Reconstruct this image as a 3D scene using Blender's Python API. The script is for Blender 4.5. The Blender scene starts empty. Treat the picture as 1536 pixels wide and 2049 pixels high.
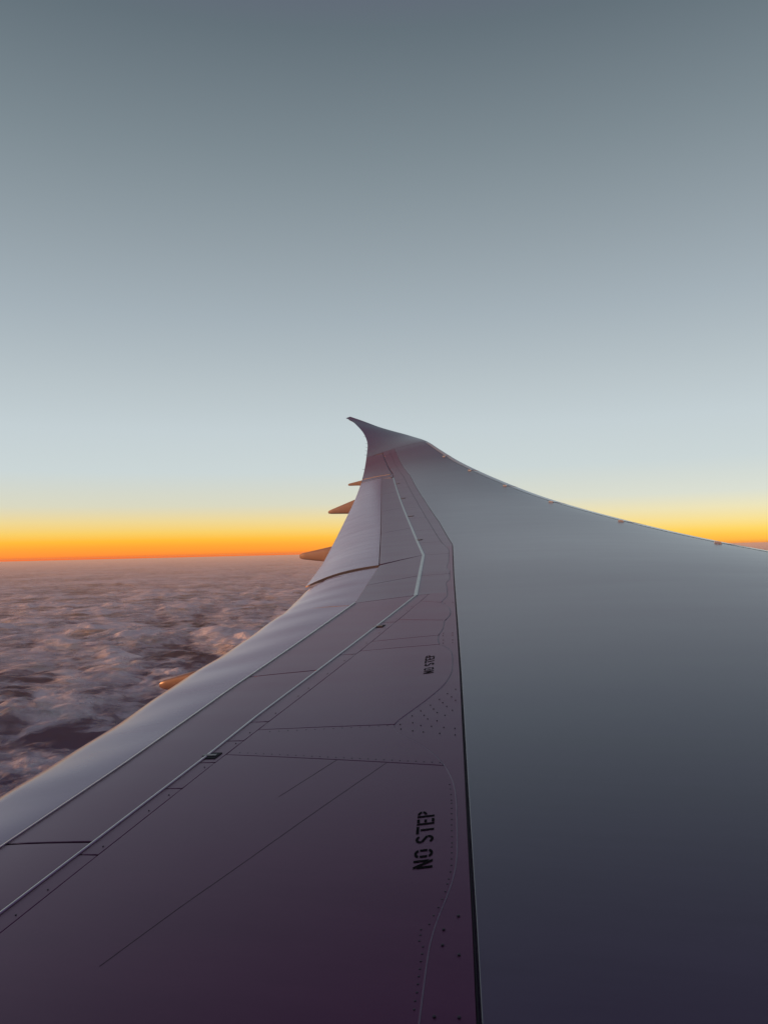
import bpy, math, random
import numpy as np
from mathutils import Vector, Matrix

# ---------------------------------------------------------------- camera, sky, sun, exposure
# world axes: +X aircraft nose, +Y out along the wing, +Z up; the eye is at the origin, metres.
scn = bpy.context.scene
R = math.radians
CAM_YAW, CAM_PITCH, CAM_ROLL = R(19.0), R(2.92), R(1.34)
cam_d = bpy.data.cameras.new('camera')
cam_d.sensor_fit = 'VERTICAL'
cam_d.sensor_height = 36.0
cam_d.lens = 36.0 * 1540.0 / 2049.0
cam_d.clip_start = 0.02
cam_d.clip_end = 900000.0
cam = bpy.data.objects.new('camera', cam_d)
scn.collection.objects.link(cam)
f = Vector((-math.sin(CAM_YAW) * math.cos(CAM_PITCH), math.cos(CAM_YAW) * math.cos(CAM_PITCH), math.sin(CAM_PITCH)))
r0 = Vector((math.cos(CAM_YAW), math.sin(CAM_YAW), 0.0))
u0 = r0.cross(f)
rr = r0 * math.cos(CAM_ROLL) - u0 * math.sin(CAM_ROLL)
uu = r0 * math.sin(CAM_ROLL) + u0 * math.cos(CAM_ROLL)
cam.matrix_world = Matrix(((rr.x, uu.x, -f.x, 0), (rr.y, uu.y, -f.y, 0), (rr.z, uu.z, -f.z, 0), (0, 0, 0, 1)))
scn.camera = cam
scn.view_settings.view_transform = 'Standard'
scn.view_settings.look = 'None'
scn.view_settings.exposure = 0.0
scn.view_settings.gamma = 1.0
scn.view_settings.use_curve_mapping = False
scn.cycles.max_bounces = 8
scn.cycles.volume_bounces = 2
scn.cycles.use_denoising = True


def lin(r, g, b):
    c = []
    for v in (r, g, b):
        v /= 255.0
        c.append(v / 12.92 if v <= 0.04045 else ((v + 0.055) / 1.055) ** 2.4)
    return (c[0], c[1], c[2], 1.0)


# sun: low on the horizon behind the tail
SUN_AZ = R(-112.0)      # measured from +Y towards +X
SUN_EL = R(4.5)
world = bpy.data.worlds.new('World')
scn.world = world
world.use_nodes = True
wt = world.node_tree
wt.nodes.clear()
wn = lambda t: wt.nodes.new(t)
tc = wn('ShaderNodeTexCoord')
sep = wn('ShaderNodeSeparateXYZ')
wt.links.new(tc.outputs['Generated'], sep.inputs[0])
mx = wn('ShaderNodeMath'); mx.operation = 'MAXIMUM'; mx.inputs[1].default_value = 0.0
sh = wn('ShaderNodeMath'); sh.operation = 'ADD'; sh.inputs[1].default_value = 0.006
wt.links.new(sep.outputs['Z'], sh.inputs[0])
wt.links.new(sh.outputs[0], mx.inputs[0])
sq = wn('ShaderNodeMath'); sq.operation = 'SQRT'
wt.links.new(mx.outputs[0], sq.inputs[0])
# twilight arch: colour against elevation in degrees
HIGH = [(6.0, (202, 212, 211)), (9.0, (195, 206, 209)),
        (12.0, (184, 195, 199)), (17.0, (164, 176, 183)), (22.0, (146, 158, 165)), (28.0, (124, 137, 144)),
        (35.0, (99, 112, 120)), (41.0, (94, 92, 114)), (48.0, (88, 74, 108)), (62.0, (68, 48, 88)), (90.0, (48, 30, 64))]
ARCH_SUN = [(0.0, (240, 108, 0)), (0.2, (255, 138, 0)), (0.7, (255, 160, 0)), (1.15, (255, 184, 14)), (1.7, (249, 204, 88)),
            (2.5, (238, 213, 142)), (3.6, (217, 214, 188))] + HIGH
ARCH_FAR = [(0.0, (238, 146, 38)), (0.25, (254, 186, 40)), (0.6, (255, 203, 58)), (1.0, (254, 217, 92)), (1.6, (248, 225, 144)),
            (2.5, (236, 228, 186)), (3.6, (218, 222, 209))] + HIGH


def arch(stops):
    ramp = wn('ShaderNodeValToRGB')
    el = ramp.color_ramp.elements
    for i, (deg, col) in enumerate(stops):
        p = min(1.0, math.sqrt(max(0.0, math.sin(R(deg)) + (0.006 if deg < 80 else 0.0))))
        e = el[i] if i < 2 else el.new(p)
        e.position = p
        e.color = lin(*col)
    wt.links.new(sq.outputs[0], ramp.inputs[0])
    return ramp


r_sun, r_far = arch(ARCH_SUN), arch(ARCH_FAR)
# the glow deepens smoothly toward the sun's side of the horizon
vd = wn('ShaderNodeVectorMath'); vd.operation = 'DOT_PRODUCT'
vd.inputs[1].default_value = (math.sin(SUN_AZ), math.cos(SUN_AZ), 0.0)
wt.links.new(tc.outputs['Generated'], vd.inputs[0])
az = wn('ShaderNodeMapRange'); az.interpolation_type = 'SMOOTHSTEP'
az.inputs['From Min'].default_value = -0.75; az.inputs['From Max'].default_value = 0.30
wt.links.new(vd.outputs['Value'], az.inputs['Value'])
ramp = wn('ShaderNodeMix'); ramp.data_type = 'RGBA'
wt.links.new(az.outputs[0], ramp.inputs['Factor'])
wt.links.new(r_far.outputs[0], ramp.inputs['A']); wt.links.new(r_sun.outputs[0], ramp.inputs['B'])
sky = wn('ShaderNodeTexSky')
sky.sky_type = 'NISHITA'
sky.sun_disc = False
sky.sun_elevation = SUN_EL
sky.sun_rotation = SUN_AZ
sky.altitude = 10000.0
sky.air_density = 1.0
sky.dust_density = 1.0
sky.ozone_density = 1.0
bg1 = wn('ShaderNodeBackground'); bg1.inputs['Strength'].default_value = 1.0
bg2 = wn('ShaderNodeBackground'); bg2.inputs['Strength'].default_value = 0.008
add = wn('ShaderNodeAddShader')
wo = wn('ShaderNodeOutputWorld')
wt.links.new(ramp.outputs['Result'], bg1.inputs['Color'])
wt.links.new(sky.outputs[0], bg2.inputs['Color'])
wt.links.new(bg1.outputs[0], add.inputs[0])
wt.links.new(bg2.outputs[0], add.inputs[1])
wt.links.new(add.outputs[0], wo.inputs['Surface'])

sun_d = bpy.data.lights.new('sun', 'SUN')
sun_d.energy = 4.5
sun_d.angle = R(10.0)
sun_d.color = (1.0, 0.38, 0.14)
sun = bpy.data.objects.new('sun', sun_d)
scn.collection.objects.link(sun)
SUN_DIR = Vector((math.sin(SUN_AZ) * math.cos(SUN_EL), math.cos(SUN_AZ) * math.cos(SUN_EL), math.sin(SUN_EL)))
sun.rotation_euler = (-SUN_DIR).to_track_quat('-Z', 'Y').to_euler()

# ---------------------------------------------------------------- plan of the wing (X forward, Y outboard), metres
G = {
 'S1': [(-0.41,1.778),(-0.499,2.14),(-0.615,2.6),(-0.811,3.382),(-1.096,4.521),(-1.42,5.794),(-1.956,7.884),(-2.476,9.958)],
 'S2': [(-2.476,9.958),(-3.252,12.226),(-4.299,15.064),(-5.815,19.026),(-7.308,22.355)],
 'H1': [(-2.081,2.045),(-2.086,2.505),(-2.098,3.346),(-2.121,3.926),(-2.121,4.736),(-2.11,6.983)],
 'H2': [(-2.11,6.983),(-2.682,9.256)],
 'H3': [(-2.682,9.256),(-3.607,11.811),(-6.33,19.198)],
 'HA': [(-6.533,19.8),(-7.661,22.261)],
 'T1': [(-2.504,2.46),(-2.528,3.219),(-2.603,4.421),(-2.667,6.825)],
 'T2': [(-2.667,6.825),(-3.081,8.735)],
 'T3': [(-3.097,8.801),(-4.012,11.482),(-6.793,19.587)],
 'L2': [(-1.984,1.95),(-1.99,2.318),(-1.995,2.737),(-2.001,3.207),(-1.999,3.653),(-1.985,5.168),(-1.988,7.053)],
 'C': [(-0.549,1.759),(-0.597,2.007),(-0.612,2.09),(-0.614,2.123),(-0.608,2.217),(-0.612,2.36),(-0.63,2.483),(-0.659,2.597),(-0.739,2.92),(-0.79,3.072),(-0.881,3.251),(-0.975,3.383),(-1.078,3.492),(-1.176,3.576),(-1.224,3.61),(-1.244,3.654),(-1.258,3.704),(-1.226,3.856),(-1.188,4.031),(-1.151,4.273),(-1.149,4.468),(-1.181,4.661),(-1.234,4.873),(-1.285,5.066),(-1.341,5.16),(-1.426,5.236),(-1.508,5.546),(-1.493,5.644),(-1.57,5.952),(-1.547,6.089),(-1.621,6.371),(-1.659,6.463),(-1.756,6.56),(-1.779,6.641),(-1.768,6.854),(-1.872,7.263),(-1.952,7.5),(-1.936,7.612),(-2.067,8.148),(-2.142,8.279),(-2.214,8.681),(-2.428,9.56)],
 'd3': [(-1.961,3.351),(-0.864,3.214)],
 'd2': [(-2.002,3.675),(-1.267,3.728)],
 'd1': [(-1.985,5.168),(-1.426,5.236)],
 'd0a': [(-1.991,5.416),(-1.496,5.502)],
 'd0b': [(-1.986,6.071),(-1.575,5.965)],
 'd0c': [(-1.983,6.731),(-1.771,6.601)],
 'd0d': [(-1.988,7.053),(-1.821,7.06)],
 'b1': [(-2.51,2.492),(-2.086,2.505)],
 'b2': [(-2.605,4.675),(-2.121,4.736)],
 'b3': [(-2.667,6.825),(-2.11,6.983)],
 'b4': [(-3.097,8.801),(-2.682,9.256)],
 'b5': [(-4.012,11.482),(-3.607,11.811)],
 'b6': [(-4.917,14.13),(-4.552,14.37)],
 'b7': [(-5.813,16.734),(-5.453,16.824)],
 'b8': [(-6.744,19.485),(-6.356,19.276)],
 'a1': [(-7.423,19.998),(-6.513,19.782)],
 'a2': [(-8.255,22.422),(-7.65,22.253)],
 'f1': [(-3.424,6.935),(-2.671,6.798)],
 'f2': [(-3.927,8.506),(-3.093,8.769)],
 'f3': [(-7.482,19.835),(-6.815,19.608)],
 'p1': [(-1.987,2.661),(-1.961,3.351)],
 'q1': [(-1.378,3.269),(-1.483,2.897)],
 'q2': [(-1.129,3.234),(-1.252,2.81),(-1.388,2.31),(-1.44,2.136),(-1.513,1.841)],
 'm1': [(-2.365,7.976),(-2.11,8.107)],
 'slat': [(-0.758,13.026),(0.024,11.471),(0.45,10.523),(0.745,10.047),(0.938,9.708),(1.183,9.154)],
 't1': [(-0.696,2.413),(-0.793,2.802),(-0.756,2.394),(-0.853,2.784)],
 't2': [(-1.28,4.574),(-1.385,4.992),(-1.338,4.551),(-1.437,4.949)],
 'fast': [(-1.064,4.25),(-1.092,4.176),(-1.055,4.119),(-1.018,4.058),(-1.113,4.081),(-1.08,4.024),(-1.043,3.965),(-1.138,3.988),(-1.104,3.928),(-1.07,3.872),(-0.997,3.903),(-1.167,3.903),(-1.129,3.835),(-1.095,3.78),(-1.018,3.829),(-1.192,3.83),(-1.158,3.729),(-1.039,3.752),(-1.218,3.709),(-1.194,3.645),(-1.105,3.69),(-1.046,3.676),(-0.98,3.66),(-0.921,3.645),(-1.125,3.618),(-1.067,3.602),(-0.98,3.582),(-0.9,3.56),(-0.792,3.023),(-0.778,2.982),(-0.764,2.934),(-0.751,2.887),(-0.744,2.861),(-0.733,2.819),(-0.723,2.778),(-0.712,2.736),(-0.702,2.694),(-0.692,2.653),(-0.681,2.612),(-0.671,2.571),(-0.665,2.544),(-0.656,2.507),(-0.647,2.47),(-0.638,2.431),(-0.632,2.393),(-0.627,2.353),(-0.625,2.326),(-0.621,2.285),(-0.62,2.245),(-0.621,2.204),(-0.624,2.164),(-0.626,2.123),(-0.642,2.097),(-0.637,2.073),(-0.633,2.048),(-0.616,2.025),(-0.61,1.996),(-0.605,1.967),(-0.599,1.938),(-0.594,1.91),(-0.588,1.882),(-0.582,1.853),(-0.578,1.824),(-0.572,1.796),(-1.472,5.553),(-1.455,5.482),(-1.421,5.356),(-1.4,5.274),(-1.4,5.549),(-1.384,5.484),(-1.351,5.349),(-1.333,5.277),(-1.725,6.586),(-1.656,6.601),(-1.934,3.371),(-1.886,3.364),(-1.838,3.357),(-1.792,3.35),(-1.745,3.344),(-1.7,3.338),(-1.655,3.331),(-1.61,3.325),(-1.566,3.319),(-1.522,3.313),(-1.48,3.308),(-1.437,3.302),(-1.395,3.297),(-1.353,3.292),(-1.312,3.286),(-1.272,3.282),(-1.231,3.277),(-1.192,3.272),(-1.152,3.267),(-1.113,3.263),(-1.075,3.258),(-1.036,3.254),(-0.999,3.25),(-0.961,3.245),(-0.924,3.241),(-0.888,3.237),(-1.912,3.644),(-1.861,3.647),(-1.81,3.65),(-1.76,3.653),(-1.71,3.656),(-1.661,3.66),(-1.612,3.663),(-1.563,3.667),(-1.515,3.67),(-1.467,3.674),(-1.42,3.678),(-1.372,3.682),(-1.325,3.686),(-1.279,3.69)],
 'big': [(-0.554,2.172),(-0.58,2.106),(-0.566,2.04),(-0.513,2.006),(-0.519,1.782),(-0.461,1.788)],
 'hin': [(-2.071,3.338),(-2.085,5.879)],
 'hin2': [(-3.12,10.568),(-4.023,13.16),(-4.968,15.697),(-5.863,18.106)],
 'LEK': [(-0.5,8.06,-1.595),(5.0,4.625,-0.913),(10.26,1.332,-0.16),(11.04,0.85,-0.028),(13.05,-0.41,0.392),(15.32,-1.826,0.915),(17.52,-3.201,1.55),(19.73,-4.581,2.248),(21.38,-5.613,2.879),(22.44,-6.276,3.292),(24.0,-7.301,3.759),(25.3,-8.786,4.34),(26.0,-9.696,4.747),(26.45,-10.355,5.027)],
 'TEK': [(-0.5,-2.78,-1.63),(3.06,-3.115,-1.118),(3.45,-3.162,-1.07),(3.92,-3.213,-1.011),(4.5,-3.272,-0.926),(5.16,-3.342,-0.823),(6.01,-3.433,-0.703),(6.99,-3.534,-0.531),(8.5,-3.95,-0.274),(10.373,-4.534,0.024),(12.131,-5.081,0.337),(14.337,-5.768,0.745),(17.267,-6.68,1.329),(20.301,-7.625,2.01),(22.55,-8.296,3.009),(23.55,-8.625,3.529),(24.5,-9.092,4.023),(25.4,-9.684,4.493),(26.1,-10.182,4.819),(26.45,-10.516,4.984)],
 'TEI': [(-0.5,-2.78,-1.68),(3.06,-3.115,-1.168),(3.45,-3.162,-1.12),(3.92,-3.213,-1.061),(4.5,-3.272,-0.976),(5.16,-3.342,-0.875),(6.01,-3.433,-0.763),(6.99,-3.534,-0.601),(7.75,-3.732,-0.512),(8.4,-3.892,-0.442)],
}
# fairings: span position, width, tail X, tail top Z, tail bottom Z, bottom Z under the trailing edge
FAIR = [(5.24, 0.16, -3.70, -0.985, -1.045, -1.06), (11.80, 0.24, -5.56, -0.010, -0.098, -0.166),
        (17.40, 0.24, -7.42, 1.022, 0.945, 0.925), (20.32, 0.06, -8.05, 1.940, 1.880, 1.872)]

# ---------------------------------------------------------------- helpers
def tag(o, label=None, cat=None, group=None, kind=None):
    if label: o['label'] = label
    if cat: o['category'] = cat
    if group: o['group'] = group
    if kind: o['kind'] = kind
    return o


def mat(name):
    m = bpy.data.materials.new(name)
    m.use_nodes = True
    nt = m.node_tree
    return m, nt, nt.nodes['Principled BSDF']


def plain(name, col, rough=0.5, metal=0.0, spec=0.5):
    m, nt, b = mat(name)
    tcn = nt.nodes.new('ShaderNodeTexCoord')
    n = nt.nodes.new('ShaderNodeTexNoise'); n.inputs['Scale'].default_value = 9.0; n.inputs['Detail'].default_value = 5.0
    nt.links.new(tcn.outputs['Object'], n.inputs['Vector'])
    mr = nt.nodes.new('ShaderNodeMapRange')
    mr.inputs['To Min'].default_value = 0.82; mr.inputs['To Max'].default_value = 1.15
    nt.links.new(n.outputs['Fac'], mr.inputs['Value'])
    mu = nt.nodes.new('ShaderNodeMix'); mu.data_type = 'RGBA'; mu.blend_type = 'MULTIPLY'; mu.inputs['Factor'].default_value = 1.0
    mu.inputs['A'].default_value = (*col, 1)
    nt.links.new(mr.outputs[0], mu.inputs['B'])
    nt.links.new(mu.outputs['Result'], b.inputs['Base Color'])
    b.inputs['Roughness'].default_value = rough
    b.inputs['Metallic'].default_value = metal
    b.inputs['Specular IOR Level'].default_value = spec
    return m


def paint(name, col, rough, spec, wave, wave_scale, grime=0.16, light_cast=(1, 1, 1), coat=0.8, coat_rough=0.18):
    """aircraft topcoat: satin paint over composite with faint streaks along the airflow and a slightly uneven surface"""
    m, nt, b = mat(name)
    N = nt.nodes.new; L = nt.links.new
    tcn = N('ShaderNodeTexCoord')
    mp = N('ShaderNodeMapping'); mp.inputs['Scale'].default_value = (0.35, 2.2, 2.2)
    L(tcn.outputs['Object'], mp.inputs['Vector'])
    st = N('ShaderNodeTexNoise'); st.inputs['Scale'].default_value = 2.3; st.inputs['Detail'].default_value = 7.0; st.inputs['Roughness'].default_value = 0.6
    L(mp.outputs[0], st.inputs['Vector'])
    fine = N('ShaderNodeTexNoise'); fine.inputs['Scale'].default_value = 55.0; fine.inputs['Detail'].default_value = 4.0
    L(tcn.outputs['Object'], fine.inputs['Vector'])
    mr = N('ShaderNodeMapRange'); mr.inputs['From Min'].default_value = 0.3; mr.inputs['From Max'].default_value = 0.7
    mr.inputs['To Min'].default_value = 1.0 - grime; mr.inputs['To Max'].default_value = 1.0 + grime * 0.5
    L(st.outputs['Fac'], mr.inputs['Value'])
    mu = N('ShaderNodeMix'); mu.data_type = 'RGBA'; mu.blend_type = 'MULTIPLY'; mu.inputs['Factor'].default_value = 1.0
    mu.inputs['A'].default_value = (*col, 1)
    L(mr.outputs[0], mu.inputs['B'])
    L(mu.outputs['Result'], b.inputs['Base Color'])
    r2 = N('ShaderNodeMapRange'); r2.inputs['To Min'].default_value = rough - 0.05; r2.inputs['To Max'].default_value = rough + 0.08
    L(st.outputs['Fac'], r2.inputs['Value'])
    L(r2.outputs[0], b.inputs['Roughness'])
    b.inputs['Specular IOR Level'].default_value = spec
    b.inputs['Specular Tint'].default_value = (*light_cast, 1)  # tints the reflections to stand in for coloured light
    b.inputs['Coat Weight'].default_value = coat
    b.inputs['Coat IOR'].default_value = 1.55
    b.inputs['Coat Roughness'].default_value = coat_rough
    b.inputs['Coat Tint'].default_value = (*[q ** 0.5 for q in light_cast], 1)
    wv = N('ShaderNodeTexNoise'); wv.inputs['Scale'].default_value = wave_scale; wv.inputs['Detail'].default_value = 1.5
    mp2 = N('ShaderNodeMapping'); mp2.inputs['Scale'].default_value = (0.6, 1.6, 1.0); mp2.inputs['Rotation'].default_value = (0, 0, 0.25)
    L(tcn.outputs['Object'], mp2.inputs['Vector']); L(mp2.outputs[0], wv.inputs['Vector'])
    b1 = N('ShaderNodeBump'); b1.inputs['Strength'].default_value = 1.0; b1.inputs['Distance'].default_value = wave
    L(wv.outputs['Fac'], b1.inputs['Height'])
    b2 = N('ShaderNodeBump'); b2.inputs['Strength'].default_value = 0.25; b2.inputs['Distance'].default_value = 0.0006
    L(fine.outputs['Fac'], b2.inputs['Height']); L(b1.outputs[0], b2.inputs['Normal'])
    L(b2.outputs[0], b.inputs['Normal'])
    return m


GREY = (0.108, 0.084, 0.128)  # grey paint with the bluish violet cast of the light put in
M_SKIN = paint('wing_paint', GREY, 0.32, 0.6, 0.0005, 0.8, light_cast=(0.97, 0.95, 1.0), coat_rough=0.22)
M_PANEL = paint('panel_plum_light', (0.140, 0.056, 0.090), 0.29, 1.0, 0.0010, 1.4, light_cast=(1.0, 0.42, 0.82), coat=0.12)  # plum cast of the light painted into colour and reflection
M_PANEL_OUT = paint('outer_panel_plum_light', (0.112, 0.066, 0.094), 0.29, 1.0, 0.0010, 1.4, light_cast=(1.0, 0.60, 0.92), coat=0.2)  # same paint with a weaker painted cast of light
M_FLAP = paint('flap_lavender_light', (0.19, 0.135, 0.205), 0.22, 1.0, 0.0018, 1.6, light_cast=(0.97, 0.62, 1.0), coat=0.25)  # lavender cast of the light painted into the flap colour
M_SLAT = paint('slat_metal', (0.55, 0.56, 0.58), 0.28, 0.5, 0.0008, 2.0)
M_FAIR = paint('fairing_orange_light', (0.32, 0.23, 0.18), 0.50, 0.3, 0.001, 2.0, coat=0.3)  # grey in itself; orange light put into the colour, flap ends too
M_CORE = plain('sealant_black', (0.012, 0.012, 0.013), 0.7)
M_STRIP = plain('seal_strip', (0.78, 0.77, 0.74), 0.35)
M_EDGE = plain('bare_edge_metal', (0.68, 0.66, 0.63), 0.28, 1.0)
M_LIP_LIGHT = plain('lip_highlight_paint', (0.42, 0.38, 0.42), 0.5)  # pale colour stands in for light caught by the panel lips
M_STEEL = plain('hinge_steel', (0.35, 0.33, 0.31), 0.4, 0.6)
M_INK = plain('stencil_ink', (0.006, 0.006, 0.006), 0.9, 0.0, 0.15)
M_BOLT = plain('fastener_dark', (0.07, 0.06, 0.07), 0.5)
M_JOINT = plain('joint_filler', (0.100, 0.045, 0.066), 0.45)
M_WICK = plain('wick_black', (0.02, 0.02, 0.02), 0.6)
M_HULL = plain('hull_paint', (0.06, 0.07, 0.12), 0.4)


# ---------------------------------------------------------------- wing shape
def pchip(xk, yk):
    xk = np.array(xk, float); yk = np.array(yk, float); h = np.diff(xk); d = np.diff(yk) / h
    m = np.zeros_like(yk); m[0] = d[0]; m[-1] = d[-1]
    for i in range(1, len(xk) - 1):
        if d[i - 1] * d[i] > 0:
            w1 = 2 * h[i] + h[i - 1]; w2 = h[i] + 2 * h[i - 1]
            m[i] = (w1 + w2) / (w1 / d[i - 1] + w2 / d[i])

    def fn(x):
        x = np.asarray(x, float)
        i = np.clip(np.searchsorted(xk, x) - 1, 0, len(xk) - 2)
        t = (x - xk[i]) / h[i]; tc_ = np.clip(t, 0, 1)
        v = ((1 + 2 * tc_) * (1 - tc_) ** 2 * yk[i] + tc_ * (1 - tc_) ** 2 * h[i] * m[i]
             + tc_ * tc_ * (3 - 2 * tc_) * yk[i + 1] + tc_ * tc_ * (tc_ - 1) * h[i] * m[i + 1])
        return v + np.where(t < 0, t * h[i] * m[i], 0) + np.where(t > 1, (t - 1) * h[i] * m[i + 1], 0)
    return fn


LEK = np.array(G['LEK']); TEK = np.array(G['TEK']); TEI = np.array(G['TEI'])
x_le = pchip(LEK[:, 0], LEK[:, 1]); z_le = pchip(LEK[:, 0], LEK[:, 2])
x_te = pchip(TEK[:, 0], TEK[:, 1]); z_te = pchip(TEK[:, 0], TEK[:, 2])
x_ti = pchip(TEI[:, 0], TEI[:, 1]); z_ti = pchip(TEI[:, 0], TEI[:, 2])     # drooped inboard flap and flaperon


def smooth(fn,sig=0.9):
    """even out the bending line so that no kink shows in the reflections"""
    yy=np.arange(-4.0,27.0,0.05); v=fn(yy); k=np.exp(-0.5*(np.arange(-60,61)*0.05/sig)**2); k/=k.sum()
    p=np.concatenate([v[0]-(v[1]-v[0])*np.arange(60,0,-1),v,v[-1]+(v[-1]-v[-2])*np.arange(1,61)])
    c=np.convolve(p,k,'valid'); w=np.clip((yy-19.0)/2.5,0,1); c=c*(1-w)+v*w
    return lambda Y: np.interp(Y,yy,c)


z_le = smooth(z_le); z_te = smooth(z_te)


def surf(X, Y):
    """height of the wing's upper surface over the plan position X, Y"""
    X = np.asarray(X, float); Y = np.asarray(Y, float)
    xl, xt = x_le(Y), x_te(Y)
    ch = np.maximum(xl - xt, 0.02)
    c = (xl - X) / ch
    cc = np.clip(c, 0, 1)
    hump = 0.085 * np.sqrt(cc) * (1 - cc) * (1 + 0.25 * cc)
    z = z_le(Y) * (1 - c) + z_te(Y) * c + ch * hump * np.interp(Y, [22, 26.4], [1, 0.2])
    ct = np.interp(Y, [0, 8, 12, 22], [.9, .87, .8, .8])
    yd = np.minimum(Y, 8.4)
    droop = np.where(Y < 8.45, z_ti(yd) - z_te(yd), -np.interp(Y, [8.4, 10.37, 12.13, 14.34, 17.27, 20.3], [.125, .186, .156, .116, .08, 0]))
    u = np.clip((c - ct) / (1 - ct), 0, 1.2)
    return z + droop * u ** 2.5


def normals(X, Y, zf=surf, e=0.01):
    dx = (zf(X + e, Y) - zf(X - e, Y)) / (2 * e); dy = (zf(X, Y + e) - zf(X, Y - e)) / (2 * e)
    n = np.stack([-dx, -dy, np.ones_like(dx)], -1)
    return n / np.linalg.norm(n, axis=-1, keepdims=True)


def resample(pl, n=None, t=None):
    pl = np.array(pl, float)
    d = np.r_[0, np.cumsum(np.linalg.norm(np.diff(pl, axis=0), axis=1))]; d /= d[-1]
    if t is None: t = np.linspace(0, 1, n)
    return np.stack([np.interp(t, d, pl[:, k]) for k in range(pl.shape[1])], -1)


def link(o, parent=None):
    scn.collection.objects.link(o)
    if parent: o.parent = parent
    return o


def mesh_obj(name, V, Fc, m, parent=None, smooth=True, nrm=None):
    me = bpy.data.meshes.new(name)
    me.from_pydata([tuple(v) for v in V], [], [tuple(q) for q in Fc])
    me.update()
    me.materials.append(m)
    me.polygons.foreach_set('use_smooth', [smooth] * len(me.polygons))
    if nrm is not None:
        me.normals_split_custom_set_from_vertices([tuple(n) for n in nrm])
    return link(bpy.data.objects.new(name, me), parent)


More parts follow.
